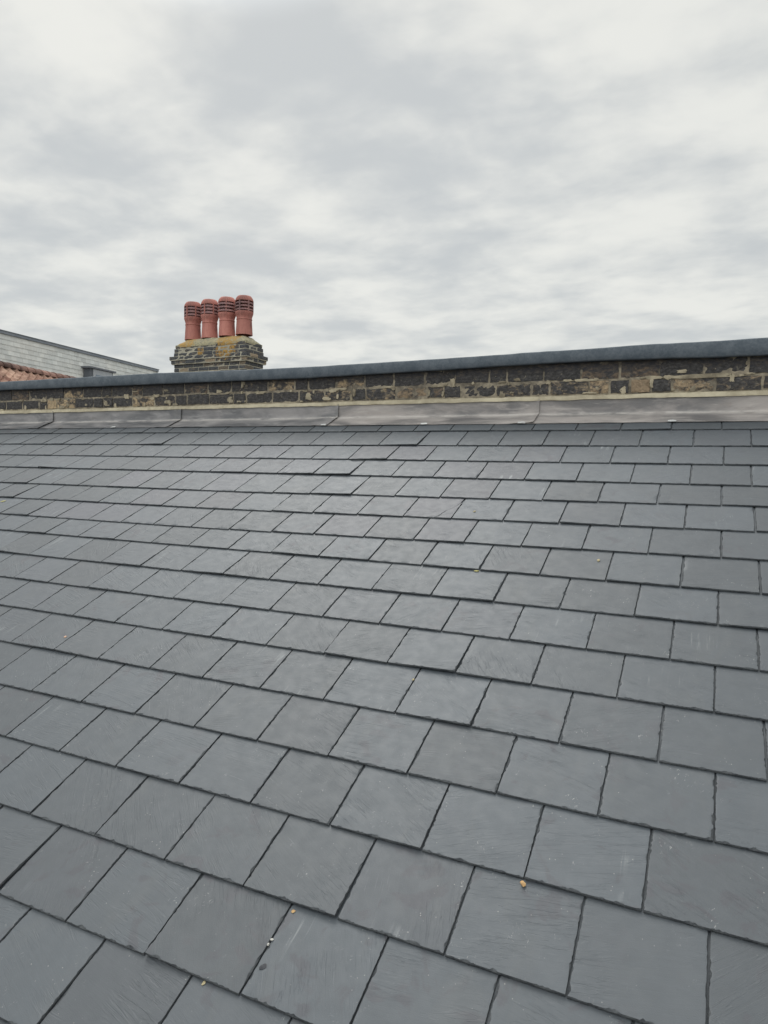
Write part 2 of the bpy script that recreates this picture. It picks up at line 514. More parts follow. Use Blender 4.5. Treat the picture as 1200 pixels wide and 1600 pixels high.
def slate_piece(mb, poly_x, vi, u0, wid, L, tilt, lift, seed, nx, ny, col, ga, near):
    """One slate (or a piece of one). poly_x(s) gives its left and right limits; it is a solid with dressed edges."""
    def nz(a, b, c):
        return noise.noise(Vector((a + seed * 13.7, b, c)))
    ss = [0.0, 0.002] + [G * 1.06 * k / ny for k in range(1, ny + 1)] + [L - 0.003, L]
    if L < G * 1.1:
        ss = [0.0, 0.002] + [(L - 0.006) * k / ny for k in range(1, ny)] + [L - 0.003, L]
    us = [0.0, 0.0014 / wid] + [k / nx for k in range(1, nx)] + [1 - 0.0014 / wid, 1.0]
    NX, NY = len(us) - 1, len(ss) - 1
    top, uvs, grs = [], [], []
    rag = 1.0
    ca, sa = math.cos(ga), math.sin(ga)
    ou, ov = (seed * 7.31) % 97.0, (seed * 3.77) % 89.0
    for j, s in enumerate(ss):
        xl, xr = poly_x(s)
        for i, f in enumerate(us):
            x = xl + (xr - xl) * f
            y = s
            h = -T * s / G * 1.0
            edge = 0.0
            if i in (0, NX):
                sgn = 1 if i == 0 else -1
                q = nz(s * 38, i * 5.0, 1.0)
                x += sgn * (0.0004 + 0.0009 * abs(q) + 0.0035 * max(0, nz(s * 75, i * 3.0, 9.0) - 0.42) * rag)
                edge = 1.0
            if j == 0:
                q = nz(x * 38, 2.0, 4.0)
                y += 0.0003 + 0.0012 * abs(q) + 0.006 * max(0, nz(x * 60, 4.0, 2.0) - 0.42) * rag
                edge = 1.0
            if edge:
                h -= 0.0018 + 0.0026 * abs(nz(x * 48, s * 48, 6.0)) + 0.0016 * abs(nz(x * 150, s * 150, 3.0))
            elif i in (1, NX - 1) or j == 1:
                # the dressed bevel eats into the face unevenly
                d = 0.0060 * max(0.0, nz(x * 33, s * 33, 8.0) + 0.8 * nz(x * 120, s * 120, 2.0)) - 0.0004
                if i == 1:
                    x += d
                if i == NX - 1:
                    x -= d
                if j == 1:
                    y += d * 1.3 + 0.0004
                h -= 0.0002
            h += 0.0008 * nz(x * 9, s * 9, 5.0) if near else 0.0
            k = max(0.0, 1 - s / G)
            h += k * (lift[0] * (1 - f) + lift[1] * f)
            xx = x + tilt * (s - 0.1)
            yy = y - tilt * (x - wid / 2)
            X = u0 * W + xx
            sv = row_v(vi, u0 + 0.5) * G + yy
            top.append(roof(X, sv, h + sway(X, sv)))
            uvs.append((x + ou, y + ov))
            grs.append((x * ca - y * sa + ov, x * sa + y * ca + ou))
    nrm = Vector((0, -SP, CP))
    ring = [j * 0 + i for i in range(NX + 1)] + [j * (NX + 1) + NX for j in range(1, NY + 1)] + \
           [NY * (NX + 1) + i for i in range(NX - 1, -1, -1)] + [j * (NX + 1) for j in range(NY - 1, 0, -1)]
    bot = [tuple(Vector(top[r]) - nrm * (T * 0.72)) for r in ring]
    faces = grid_faces(NX, NY)
    nb = len(top)
    n = len(ring)
    for a in range(n):
        b = (a + 1) % n
        faces.append((ring[a], nb + a, nb + b, ring[b]))
    faces.append(tuple(nb + a for a in range(n - 1, -1, -1)))
    mats = [1 if (i in (0, NX - 1) or j == 0) else 0 for j in range(NY) for i in range(NX)]
    mats += [1] * (len(faces) - len(mats))
    mb.add(top + bot, faces, col, uvs + [uvs[r] for r in ring], grs + [grs[r] for r in ring], mats)


seed = 0
for v in range(-6, 16):
    js = joints(v)
    for a, b in zip(js[:-1], js[1:]):
        seed += 1
        mid = (a + b) / 2
        gap = max(0.0016, rng.normal(0.0034 if v < 8 else 0.0046, 0.0014))
        wid = (b - a) * W - gap
        u0 = a + gap / 2 / W
        near = v <= 7 and -8 < mid < 9
        nx, ny = (44, 32) if near else (14, 9)
        L = 2 * G + 0.035
        top_limit = 16.05 * G - row_v(v, mid) * G
        L = min(L, top_limit)
        tilt = rng.normal(0, 0.0045)
        base_lift = abs(rng.normal(0.0008, 0.0009))
        lift = [base_lift + abs(rng.normal(0, 0.0008)), base_lift + abs(rng.normal(0, 0.0008))]
        if rng.random() < 0.16:
            lift[int(rng.random() < 0.7)] += rng.uniform(0.003, 0.007)
        tint = rng.random() * 0.6
        if 9 <= v <= 13 and -9 < mid < 2 and rng.random() < 0.45:
            tint = 0.6 + 0.3 * rng.random()
        col = (rng.random(), tint, rng.random())
        if 6 <= v <= 9 and mid < -6 and rng.random() < 0.4:
            col = (0.95, col[1], col[2])          # chalk-rubbed slates
        if v <= 3 and 2.5 < mid < 7:
            col = (col[0], col[1], 0.55 + 0.45 * col[2])
        ga = rng.normal(R(14), R(26))
        if v == CRACK_V and abs(mid - CRACK_U) < 0.3:
            xa = 0.66 * wid
            xb = 0.99 * wid

            def cr(s, e):
                k = min(s / (0.80 * G), 1.0)
                return xa + (xb - xa) * k + 0.004 * math.sin(s * 60) + e
            slate_piece(cracked, lambda s: (0.0, min(cr(s, -0.0012), wid - 0.004)), v, u0, wid, L, tilt, lift, seed, nx, ny, col, ga, near)
            slate_piece(cracked, lambda s: (min(cr(s, 0.0012), wid - 0.002), wid), v, u0, wid, G * 0.80, tilt - 0.006,
                        [lift[0] + .001, lift[1] + .002], seed + 0.5, 4, ny, col, ga, near)
            continue
        slate_piece(slates, lambda s, w_=wid: (0.0, w_), v, u0, wid, L, tilt, lift, seed, nx, ny, col, ga, near)

slate_mat = mat_slate()
roof_o = empty("slate_roof", (0, 0, 0), "dark grey pitched roof of riven slates rising to the brick parapet wall", "roof")
edge_mat = mat_plain("dressed_slate_edge", (0.036, 0.040, 0.045), (0.082, 0.088, 0.093), 190, 0.85, 0.8, 0.0012, 0.2)
slates.build("slate_tile", slate_mat, roof_o, smooth=32, uvs=True, second=edge_mat)
ck = cracked.build("cracked_slate", slate_mat, roof_o, smooth=32, uvs=True, second=edge_mat)
ck["label"] = "slate split by a diagonal crack across its lower corner"
deck = MB()
d0 = [roof(x, s, h) for h in (-0.075, -0.030) for x, s in ((-8, -1.35), (3.6, -1.35), (3.6, 3.42), (-8, 3.42))]
deck.add(d0, [(0, 3, 2, 1), (4, 5, 6, 7), (0, 1, 5, 4), (1, 2, 6, 5), (2, 3, 7, 6), (3, 0, 4, 7)])
deck.build("deck", mat_plain("roofing_felt", (0.02, 0.02, 0.022), (0.035, 0.035, 0.037), 30, 0.95), roof_o)

# ------------------------------------------------------------------ parapet wall
YW = 3.17
XA, XB = -8.0, 3.6
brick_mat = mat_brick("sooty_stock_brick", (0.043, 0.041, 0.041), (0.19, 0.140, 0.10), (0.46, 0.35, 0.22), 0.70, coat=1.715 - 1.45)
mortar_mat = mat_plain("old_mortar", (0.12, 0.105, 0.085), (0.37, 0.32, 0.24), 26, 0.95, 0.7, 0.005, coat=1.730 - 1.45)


def brick(mb, x0, x1, z0, z1, y, depth, col, nx=9, nz=4, rough=0.0022, seed_=0.0):
    """A brick with an uneven, rounded front face towards -Y."""
    vs = []
    for j in range(nz + 1):
        for i in range(nx + 1):
            fx, fz = i / nx, j / nz
            x = x0 + (x1 - x0) * fx
            z = z0 + (z1 - z0) * fz
            e = min(fx * (x1 - x0), (1 - fx) * (x1 - x0), fz * (z1 - z0), (1 - fz) * (z1 - z0))
            q = Vector((x * 30 + seed_, z * 30, y))
            yy = y + rough * noise.noise(q) + rough * 1.4 * noise.noise(q * 3.1)
            if e < 1e-6:
                yy += 0.0030 + 0.002 * noise.noise(q * 2)
                x += 0.0048 * noise.noise(q * 1.7 + Vector((0, 0, 4)))
                z += 0.0042 * noise.noise(q * 1.7 + Vector((7, 0, 4)))
            vs.append((x, yy, z))
    fs = grid_faces(nx, nz)
    ring = list(range(nx + 1)) + [j * (nx + 1) + nx for j in range(1, nz + 1)] + \
        [nz * (nx + 1) + i for i in range(nx - 1, -1, -1)] + [j * (nx + 1) for j in range(nz - 1, 0, -1)]
    nb = len(vs)
    vs += [(vs[r][0], y + depth, vs[r][2]) for r in ring]
    n = len(ring)
    for a in range(n):
        b = (a + 1) % n
        fs.append((ring[a], nb + a, nb + b, ring[b]))
    fs.append(tuple(nb + a for a in range(n - 1, -1, -1)))
    mb.add(vs, fs, col)


wall_o = empty("parapet_wall", (-2.2, YW, 1.45), "long low parapet wall of blackened stock brick behind the slates, capped in blue grey", "wall")
bw = MB()
for z0, z1, off, sootk in ((1.588, 1.660, 0.06, 0.42), (1.674, 1.762, 0.17, 0.95)):
    x = XA + off
    k = 0
    while x < XB - 0.05:
        ln = 0.215 if rng.random() < 0.62 else 0.102
        if sootk > 0.6 and rng.random() < 0.5:
            ln = 0.215
        ln *= rng.uniform(0.95, 1.04)
        if sootk < 0.6:
            so = rng.choice([0.15, 0.45, 0.62, 0.8, 0.95], p=[0.08, 0.14, 0.26, 0.28, 0.24])
        else:
            so = rng.choice([0.5, 0.75, 1.0], p=[0.2, 0.4, 0.4])
        col = (rng.random(), float(so), rng.random())
        brick(bw, x, min(x + ln, XB), z0 + rng.normal(0, .002), z1 + rng.normal(0, .0025), YW + rng.normal(0, 0.002), 0.09, col,
              12 if x > -5.5 else 5, 6 if x > -5.5 else 3, 0.0034 if so > .6 else 0.0048, k * 3.1)
        x += ln + rng.uniform(0.009, 0.016)
        k += 1
bw.build("brickwork", brick_mat, wall_o, smooth=50)


def wavy_strip(prof, xa, xb, nseg, amp, sd, freq=5.0, ampz=None):
    """Sweep a closed (y, z) profile along x with gentle unevenness."""
    vs, fs = [], []
    n = len(prof)
    az = amp if ampz is None else ampz
    for i in range(nseg + 1):
        x = xa + (xb - xa) * i / nseg
        for k, (y, z) in enumerate(prof):
            q = Vector((x * freq, k * 1.7 + sd, sd * 2.1))
            vs.append((x, y + amp * noise.noise(q), z + az * noise.noise(q + Vector((0, 5, 9)))))
    for i in range(nseg):
        for k in range(n):
            k2 = (k + 1) % n
            fs.append((i * n + k, (i + 1) * n + k, (i + 1) * n + k2, i * n + k2))
    fs.append(tuple(range(n - 1, -1, -1)))
    fs.append(tuple(nseg * n + k for k in range(n)))
    fs = [tuple(reversed(f)) for f in fs]
    return vs, fs


core = MB()
# mortar body of the wall: bed joints stand almost flush with the bricks and vary in depth
vs, fs = wavy_strip([(YW + 0.006, -9), (YW + 0.006, 1.575), (YW + 0.006, 1.615), (YW + 0.0045, 1.655), (YW + 0.003, 1.6665), (YW + 0.0045, 1.678),
                     (YW + 0.006, 1.72), (YW + 0.006, 1.774), (YW + 0.215, 1.774), (YW + 0.215, -9)], XA, XB, 420, 0.004, 2.0, 16.0, 0.001)
core.add(vs, fs)
core.build("mortar", mortar_mat, wall_o, smooth=60)
# smears of mortar left on the brick faces
sm = MB()
smears = [(1.30, 1.6665, 0.36, 0.020), (0.62, 1.667, 0.10, 0.018), (1.02, 1.668, 0.10, 0.018), (-1.02, 1.667, 0.07, 0.018), (-0.63, 1.663, 0.03, 0.03),
          (-1.30, 1.62, 0.05, 0.05), (-1.15, 1.602, 0.06, 0.022), (-2.0, 1.615, 0.05, 0.05), (-3.3, 1.62, 0.035, 0.05), (-3.75, 1.62, 0.03, 0.05),
          (-1.72, 1.66, 0.08, 0.02), (0.86, 1.60, 0.03, 0.04), (-2.62, 1.612, 0.07, 0.03), (-0.2, 1.69, 0.03, 0.04)]
srng = np.random.default_rng(5)
for q in range(105):
    row = srng.random()
    zz_ = srng.normal(1.6670, 0.006) if row < 0.40 else (srng.normal(1.592, 0.006) if row < 0.55 else (srng.uniform(1.60, 1.655) if row < 0.85 else srng.uniform(1.68, 1.75)))
    tall = 0.40 <= row and srng.random() < 0.5
    a_, c_ = abs(srng.normal(0.028, 0.018)) + 0.008, abs(srng.normal(0.011, 0.006)) + 0.006
    smears.append((srng.uniform(-6.0, 2.4), zz_, c_ if tall else a_, min(a_, 0.05) if tall else c_))
for n_, (cx, cz, ww, hh) in enumerate(smears):
    k = 22
    vs = [(cx, YW - 0.0062, cz)]
    for a in range(k):
        t_ = 2 * math.pi * a / k
        rr = 1 + 0.55 * noise.noise(Vector((math.cos(t_) * 1.6, math.sin(t_) * 1.6, n_ * 4.1))) + 0.3 * noise.noise(Vector((math.cos(t_) * 4.6, math.sin(t_) * 4.6, n_ * 4.1)))
        ex = abs(math.cos(t_)) ** 0.6 * math.copysign(1, math.cos(t_))
        ez = abs(math.sin(t_)) ** 0.7 * math.copysign(1, math.sin(t_))
        vs.append((cx + ww / 2 * rr * ex, YW - 0.0035, cz + hh / 2 * rr * ez))
    vs += [(x, YW + 0.01, z) for x, y, z in vs[1:]]
    fs = [(0, 1 + (a + 1) % k, 1 + a) for a in range(k)] + [(1 + a, 1 + (a + 1) % k, 1 + k + (a + 1) % k, 1 + k + a) for a in range(k)]
    fs = [tuple(reversed(f)) for f in fs]
    sm.add(vs, fs)
pale_mortar = mat_plain("pale_mortar", (0.33, 0.29, 0.21), (0.49, 0.44, 0.325), 22, 0.95, 0.5, 0.003)
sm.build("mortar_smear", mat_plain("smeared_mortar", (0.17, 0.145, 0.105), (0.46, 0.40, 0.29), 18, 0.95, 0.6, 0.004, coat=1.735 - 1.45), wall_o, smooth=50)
# the fresh mortar pointing over the top edge of the lead
vs, fs = wavy_strip([(YW - 0.004, 1.5505), (YW - 0.016, 1.5500), (YW - 0.014, 1.558), (YW - 0.004, 1.5755), (YW + 0.012, 1.580), (YW + 0.012, 1.550)],
                    XA, XB, 520, 0.0028, 5.0, 11.0, 0.0042)
pt = MB()
pt.add(vs, fs)
pt.build("mortar_pointing", pale_mortar, wall_o, smooth=50)
# coping: a felted slab with a slightly sagging top edge
cp = MB()
nseg = 360
cvs, cfs = [], []
TOPS = [(-8, 1.838), (-4.58, 1.837), (-3.6, 1.8385), (-2.66, 1.839), (-1.9, 1.829), (-1.28, 1.826), (-0.7, 1.829), (-0.14, 1.834), (0.40, 1.843), (0.80, 1.8475),
        (0.98, 1.8515), (1.12, 1.8495), (1.35, 1.8495), (1.52, 1.852), (3.6, 1.85)]
BOTS = [(-8, 1.764), (-4.6, 1.762), (-2.66, 1.753), (-1.28, 1.748), (-0.14, 1.763), (0.4, 1.772), (0.8, 1.772), (1.2, 1.765), (1.56, 1.760), (3.6, 1.76)]
for i in range(nseg + 1):
    x = XA + (XB - XA) * i / nseg
    zt = np.interp(x, *zip(*TOPS)) + 0.0016 * noise.noise(Vector((x * 4, 1, 1))) + 0.0008 * noise.noise(Vector((x * 15, 2, 1)))
    zb = np.interp(x, *zip(*BOTS)) + 0.0022 * noise.noise(Vector((x * 5, 7, 1))) + 0.0012 * noise.noise(Vector((x * 17, 2, 4)))
    yf = YW - 0.052 + 0.003 * noise.noise(Vector((x * 2.5, 3, 8)))
    stp = sum(0.0022 * (1 if x > q else 0) * sg for q, sg in ((-4.1, 1), (-2.62, -1), (-1.06, 1), (0.43, -1), (0.93, 1)))
    yf += stp
    zt += stp * 0.5 + 0.0014 * noise.noise(Vector((x * 9, 6, 2)))
    zm = (zt + zb) / 2
    prof = [(yf + 0.006, zb), (yf + 0.001, zb + 0.006), (yf - 0.0015 + 0.002 * noise.noise(Vector((x * 6, 9, 3))), zm), (yf + 0.0005, zt - 0.009), (yf + 0.003, zt - 0.003),
            (yf + 0.010, zt), (yf + 0.15, zt + 0.003), (yf + 0.30, zt - 0.004), (yf + 0.31, zb), (yf + 0.05, zb + 0.004)]
    cvs += [(x, y, z) for y, z in prof]
npf = len(prof)
for i in range(nseg):
    for k in range(npf):
        k2 = (k + 1) % npf
        cfs.append((i * npf + k, i * npf + k2, (i + 1) * npf + k2, (i + 1) * npf + k))
cfs.append(tuple(range(npf)))
cfs.append(tuple(nseg * npf + k for k in range(npf - 1, -1, -1)))
cp.add(cvs, cfs)
coping_mat = mat_plain("blue_grey_felt", (0.066, 0.083, 0.102), (0.112, 0.131, 0.152), 90, 0.72, 0.6, 0.0016, 0.4)
cp.build("coping", coping_mat, wall_o, smooth=60)

# ------------------------------------------------------------------ lead flashing
lead_o = empty("lead_flashing", (-2.2, YW, 1.46), "dull grey lead flashing in lapped sheets along the foot of the brick wall", "flashing")
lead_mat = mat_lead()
LAPS = [-8.0, -6.6, -5.35, -3.92, -2.468, -1.045, 0.372, 1.95, 3.6]
LT = 0.0026
for k in range(len(LAPS) - 1):
    xa, xb = LAPS[k] - (0.10 if k else 0), LAPS[k + 1]
    nx = int((xb - xa) / 0.014)
    s0 = 15.47 * G
    # profile from the tucked-in top down to the drip on the slates
    pr = []
    for z in np.linspace(1.560, 1.474, 9):
        pr.append((YW - 0.006 - 0.004 * (1.56 - z) / 0.09, float(z), 0.0))
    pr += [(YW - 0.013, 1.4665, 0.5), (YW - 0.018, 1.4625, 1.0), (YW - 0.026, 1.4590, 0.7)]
    e = roof(0, s0, 0.0255)
    a0 = (YW - 0.026, 1.4590)
    for f in np.linspace(0.14, 1.0, 7):
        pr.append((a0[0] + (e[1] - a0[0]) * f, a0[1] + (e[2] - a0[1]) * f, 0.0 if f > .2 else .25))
    n = len(pr)
    vs, cols = [], []
    tone = 0.30 + 0.55 * (k >= 5) + rng.uniform(-0.12, 0.12) - (0.12 if k < 4 else 0)
    tone = min(max(tone, 0), 1)
    for i in range(nx + 1):
        x = xa + (xb - xa) * i / nx
        over = 0.0042 * max(0.0, min(1.0, (x - (xb - 0.16)) / 0.06)) + 0.0055 * max(0.0, (x - (xb - 0.03)) / 0.03) if k < len(LAPS) - 2 else 0.0
        for j, (y, z, d) in enumerate(pr):
            up_ = j < 9
            q = Vector((x * 5.5, j * 0.33, k * 3.3))
            dn = 0.0020 * noise.noise(q) + 0.0008 * noise.noise(q * 2.7)
            if j == n - 1:
                dn += 0.0012 * noise.noise(Vector((x * 9, 4, k)))
            if up_ and j < 2:
                dn *= 0.2
            o_ = over + dn + (0.0012 if not up_ else 0)
            jx = 0.0025 * noise.noise(Vector((j * 0.8, k, 2))) if i in (0, nx) else 0
            if up_:
                vs.append((x + jx, y - o_, z))
            else:
                vs.append((x + jx, y - o_ * SP, z + o_ * CP + (0.0022 * noise.noise(Vector((x * 7, 8, k))) if j == n - 1 else 0)))
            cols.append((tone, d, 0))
    m_ = len(vs)
    back = []
    for (x, y, z), c in zip(vs, range(m_)):
        j = c % n
        back.append((x, y + LT, z) if j < 9 else (x, y + LT * SP, z - LT * CP))
    fs = []
    for i in range(nx):
        for j in range(n - 1):
            a = i * n + j
            fs.append((a, a + 1, a + n + 1, a + n))
            fs.append((m_ + a, m_ + a + n, m_ + a + n + 1, m_ + a + 1))
        a = i * n + n - 1
        fs.append((a, m_ + a, m_ + a + n, a + n))
        a = i * n
        fs.append((a, a + n, m_ + a + n, m_ + a))
    for i in (0, nx):
        for j in range(n - 1):
            a = i * n + j
            f = (a, m_ + a, m_ + a + 1, a + 1)
            fs.append(f if i == 0 else tuple(reversed(f)))
    sh = MB()
    b0 = len(sh.v)
    sh.v = vs + back
    sh.f = fs
    sh.c = cols + cols
    sh.u = sh.g = [(0, 0)] * (2 * m_)
    sh.build("lead_sheet", lead_mat, lead_o, smooth=50)
# short clips turned up over the drip edge
clip_mat = mat_plain("bright_lead_clip", (0.46, 0.47, 0.47), (0.62, 0.62, 0.61), 40, 0.45, 0.2, 0.001, 0.5)
for cx in (-3.05, -1.08, -0.335, 0.30, 1.14):
    e = roof(0, 15.47 * G, 0.0315)
    vs, fs = [], []
    for h0 in (0.0, -0.0016):
        for (dx, ds) in ((-0.022, -0.004), (-0.008, -0.0055), (0.010, -0.0045), (0.024, -0.0035), (0.020, 0.014), (0.006, 0.019), (-0.010, 0.017), (-0.021, 0.013)):
            jj = rng.normal(0, 0.0012)
            y, z = e[1] + (ds + jj) * CP, e[2] + (ds + jj) * SP * 1.05 + h0
            vs.append((cx + dx, y, z))
    fs = [tuple(range(8)), tuple(range(15, 7, -1))] + [(a, 8 + a, 8 + (a + 1) % 8, (a + 1) % 8) for a in range(8)]
    c_ = MB()
    c_.add(vs, fs)
    c_.build("clip", clip_mat, lead_o, smooth=30)

# ------------------------------------------------------------------ chimney stack and its pots
FX0, FX1, FY0, FY1 = -7.805, -6.178, 8.948, 9.468
stack_o = empty("chimney_stack", ((FX0 + FX1) / 2, (FY0 + FY1) / 2, 2.6), "weathered dark brick chimney stack with yellow lichen beyond the parapet", "chimney stack")
ox, oy, oz = stack_o.location
stack_brick = mat_brick("lichened_stack_brick", (0.050, 0.052, 0.056), (0.15, 0.125, 0.10), (0.34, 0.27, 0.19), 0.60, wash_k=0.25,
                        lichen=[(-6.62 - ox, FY0 - oy, 3.22 - oz, 0.30), (-6.62 - ox, FY0 - oy, 3.38 - oz, 0.34), (-7.19 - ox, FY0 - oy, 3.19 - oz, 0.11),
                                (-7.5 - ox, FY0 - oy, 3.36 - oz, 0.12)])
stack_mortar = mat_plain("stack_mortar", (0.26, 0.245, 0.205), (0.46, 0.43, 0.345), 14, 0.95, 0.8, 0.01)


def wall_side(mb, p0, p1, z0, z1, start, out, proud, sd):
    """A course of bricks along one side p0->p1; out is the outward normal."""
    L_ = math.hypot(p1[0] - p0[0], p1[1] - p0[1])
    d = ((p1[0] - p0[0]) / L_, (p1[1] - p0[1]) / L_)
    s = 0.0
    first = True
    while s < L_ - 0.01:
        ln = start if first else 0.215 * rng.uniform(0.96, 1.03)
        if not first and rng.random() < 0.14:
            ln = 0.105
        first = False
        e = min(s + ln, L_)
        if L_ - e < 0.06:
            e = L_
        col = (rng.random(), float(rng.choice([0.25, 0.6, 0.8, 0.95], p=[.1, .25, .35, .3])), rng.random())
        a = proud + rng.normal(0, 0.003)
        n_x, n_z = 4, 2
        vs = []
        for j in range(n_z + 1):
            for i in range(n_x + 1):
                ss = s + (e - s) * i / n_x
                zz = z0 + (z1 - z0) * j / n_z
                ed = i in (0, n_x) or j in (0, n_z)
                q = Vector((ss * 9 + sd, zz * 11, sd))
                o_ = a + 0.005 * noise.noise(q * 2) - (0.007 + 0.003 * noise.noise(q * 3) if ed else 0)
                vs.append((p0[0] + d[0] * ss + out[0] * o_, p0[1] + d[1] * ss + out[1] * o_, zz + (0.004 * noise.noise(q * 4) if ed else 0)))
        fs = grid_faces(n_x, n_z)
        ring = list(range(n_x + 1)) + [j * (n_x + 1) + n_x for j in range(1, n_z + 1)] + \
            [n_z * (n_x + 1) + i for i in range(n_x - 1, -1, -1)] + [j * (n_x + 1) for j in range(n_z - 1, 0, -1)]
        nb = len(vs)
        vs += [(vs[r][0] - out[0] * 0.09, vs[r][1] - out[1] * 0.09, vs[r][2]) for r in ring]
        n = len(ring)
        fs += [(ring[q_], nb + q_, nb + (q_ + 1) % n, ring[(q_ + 1) % n]) for q_ in range(n)]
        mb.add(vs, fs, col)
        s = e + 0.014


sb, scm = MB(), MB()
CH = 0.0715
levels = []
z = 2.990
for i in range(3):                      # above the band
    pass
zc = 3.130
for i, prj in enumerate((0.006, 0.0, -0.004)):
    levels.append((zc + i * CH, prj - (0.012 if i == 2 else 0)))
levels.append((zc - CH, 0.062))
levels.append((zc - 2 * CH, 0.040))
for i in range(3, 14):
    levels.append((zc - i * CH, 0.0))
for i, (z0, prj) in enumerate(levels):
    x0, x1, y0, y1 = FX0 - prj, FX1 + prj, FY0 - prj, FY1 + prj
    z1 = z0 + CH - 0.0145
    st = 0.215 if i % 2 else 0.105
    wall_side(sb, (x0, y0), (x1, y0), z0, z1, st, (0, -1), 0.006, i * 2.3)
    wall_side(sb, (x1, y0), (x1, y1), z0, z1, 0.105 if i % 2 else 0.215, (1, 0), 0.006, i * 1.3 + 40)
    wall_side(sb, (x1, y1), (x0, y1), z0, z1, st, (0, 1), 0.006, i * 3.3 + 80)
    wall_side(sb, (x0, y1), (x0, y0), z0, z1, 0.105 if i % 2 else 0.215, (-1, 0), 0.006, i * 4.3 + 20)
    v_, f_ = box_vf(x0 + 0.003, x1 - 0.003, y0 + 0.003, y1 - 0.003, z0 - 0.0145, z1 + 0.0005)
    scm.add(v_, f_)
v_, f_ = box_vf(FX0 + 0.004, FX1 - 0.004, FY0 + 0.004, FY1 - 0.004, -9, zc - 13 * CH - 0.02)
sb.add(v_, f_, (0.4, 0.8, 0.5))
sb.build("brickwork", stack_brick, stack_o, smooth=45)
scm.build("mortar", stack_mortar, stack_o)
# flaunching: a lumpy mound of mortar that beds the pots
fl = MB()
zt = zc + 3 * CH
nxf, nyf = 46, 16
fvs = []
for j in range(nyf + 1):
    for i in range(nxf + 1):
        fx, fy = i / nxf, j / nyf
        x = FX0 + 0.012 + (FX1 - FX0 - 0.024) * fx
        y = FY0 + 0.012 + (FY1 - FY0 - 0.024) * fy
        dx = min(fx * (FX1 - FX0), (1 - fx) * (FX1 - FX0))
        dy = min(fy * (FY1 - FY0), (1 - fy) * (FY1 - FY0))
        h = min(1.0, dx / 0.17) ** 0.7 * min(1.0, dy / 0.15) ** 0.7
        zz = zt - 0.012 + 0.125 * h + 0.018 * noise.noise(Vector((x * 9, y * 9, 2))) + 0.008 * noise.noise(Vector((x * 25, y * 25, 2)))
        fvs.append((x, y, zz))
ffs = grid_faces(nxf, nyf)
ring = list(range(nxf + 1)) + [j * (nxf + 1) + nxf for j in range(1, nyf + 1)] + \
    [nyf * (nxf + 1) + i for i in range(nxf - 1, -1, -1)] + [j * (nxf + 1) for j in range(nyf - 1, 0, -1)]
nb = len(fvs)
fvs += [(fvs[r][0], fvs[r][1], zt - 0.05) for r in ring]
ffs += [(ring[q], nb + q, nb + (q + 1) % len(ring), ring[(q + 1) % len(ring)]) for q in range(len(ring))]
ffs.append(tuple(nb + q for q in range(len(ring) - 1, -1, -1)))
fl.add(fvs, ffs, (0.6, 0.3, 0.5))
fl_mat = mat_brick("lichened_flaunching", (0.13, 0.13, 0.11), (0.27, 0.25, 0.17), (0.38, 0.34, 0.22), 0.5,
                   lichen=[(-6.6 - ox, FY0 + .05 - oy, 3.40 - oz, 0.36), (-7.55 - ox, FY0 + .05 - oy, 3.38 - oz, 0.26)])
fl.build("flaunching", fl_mat, stack_o, smooth=60)

clay = mat_plain("terracotta", (0.33, 0.125, 0.105), (0.46, 0.20, 0.165), 9, 0.8, 0.12, 0.002, 0.3, (1, 1, 0.5), 0.20, sooty=0.55)
soot_clay = mat_plain("sooty_terracotta", (0.20, 0.125, 0.13), (0.38, 0.20, 0.185), 9, 0.85, 0.12, 0.002, 0.3, (1, 1, 1.5), 0.20, sooty=0.8)
POTS = [(-7.590, 3.455, 0.700, R(20), 0.35, "louvred terracotta chimney pot at the end of the row nearest the grey slate-hung building"),
        (-7.195, 3.462, 0.705, R(25), 0.65, "louvred terracotta chimney pot second from the grey slate-hung building"),
        (-6.798, 3.475, 0.700, R(-6), 0.75, "louvred terracotta chimney pot with louvre rims jutting out past its ribs, third in the row"),
        (-6.412, 3.478, 0.690, R(27), 0.25, "louvred terracotta chimney pot with tallest louvre openings, end of row above the orange lichen")]
PY = 9.208
def PR(prof):
    return [(r_ * 1.10, z_) for r_, z_ in prof]


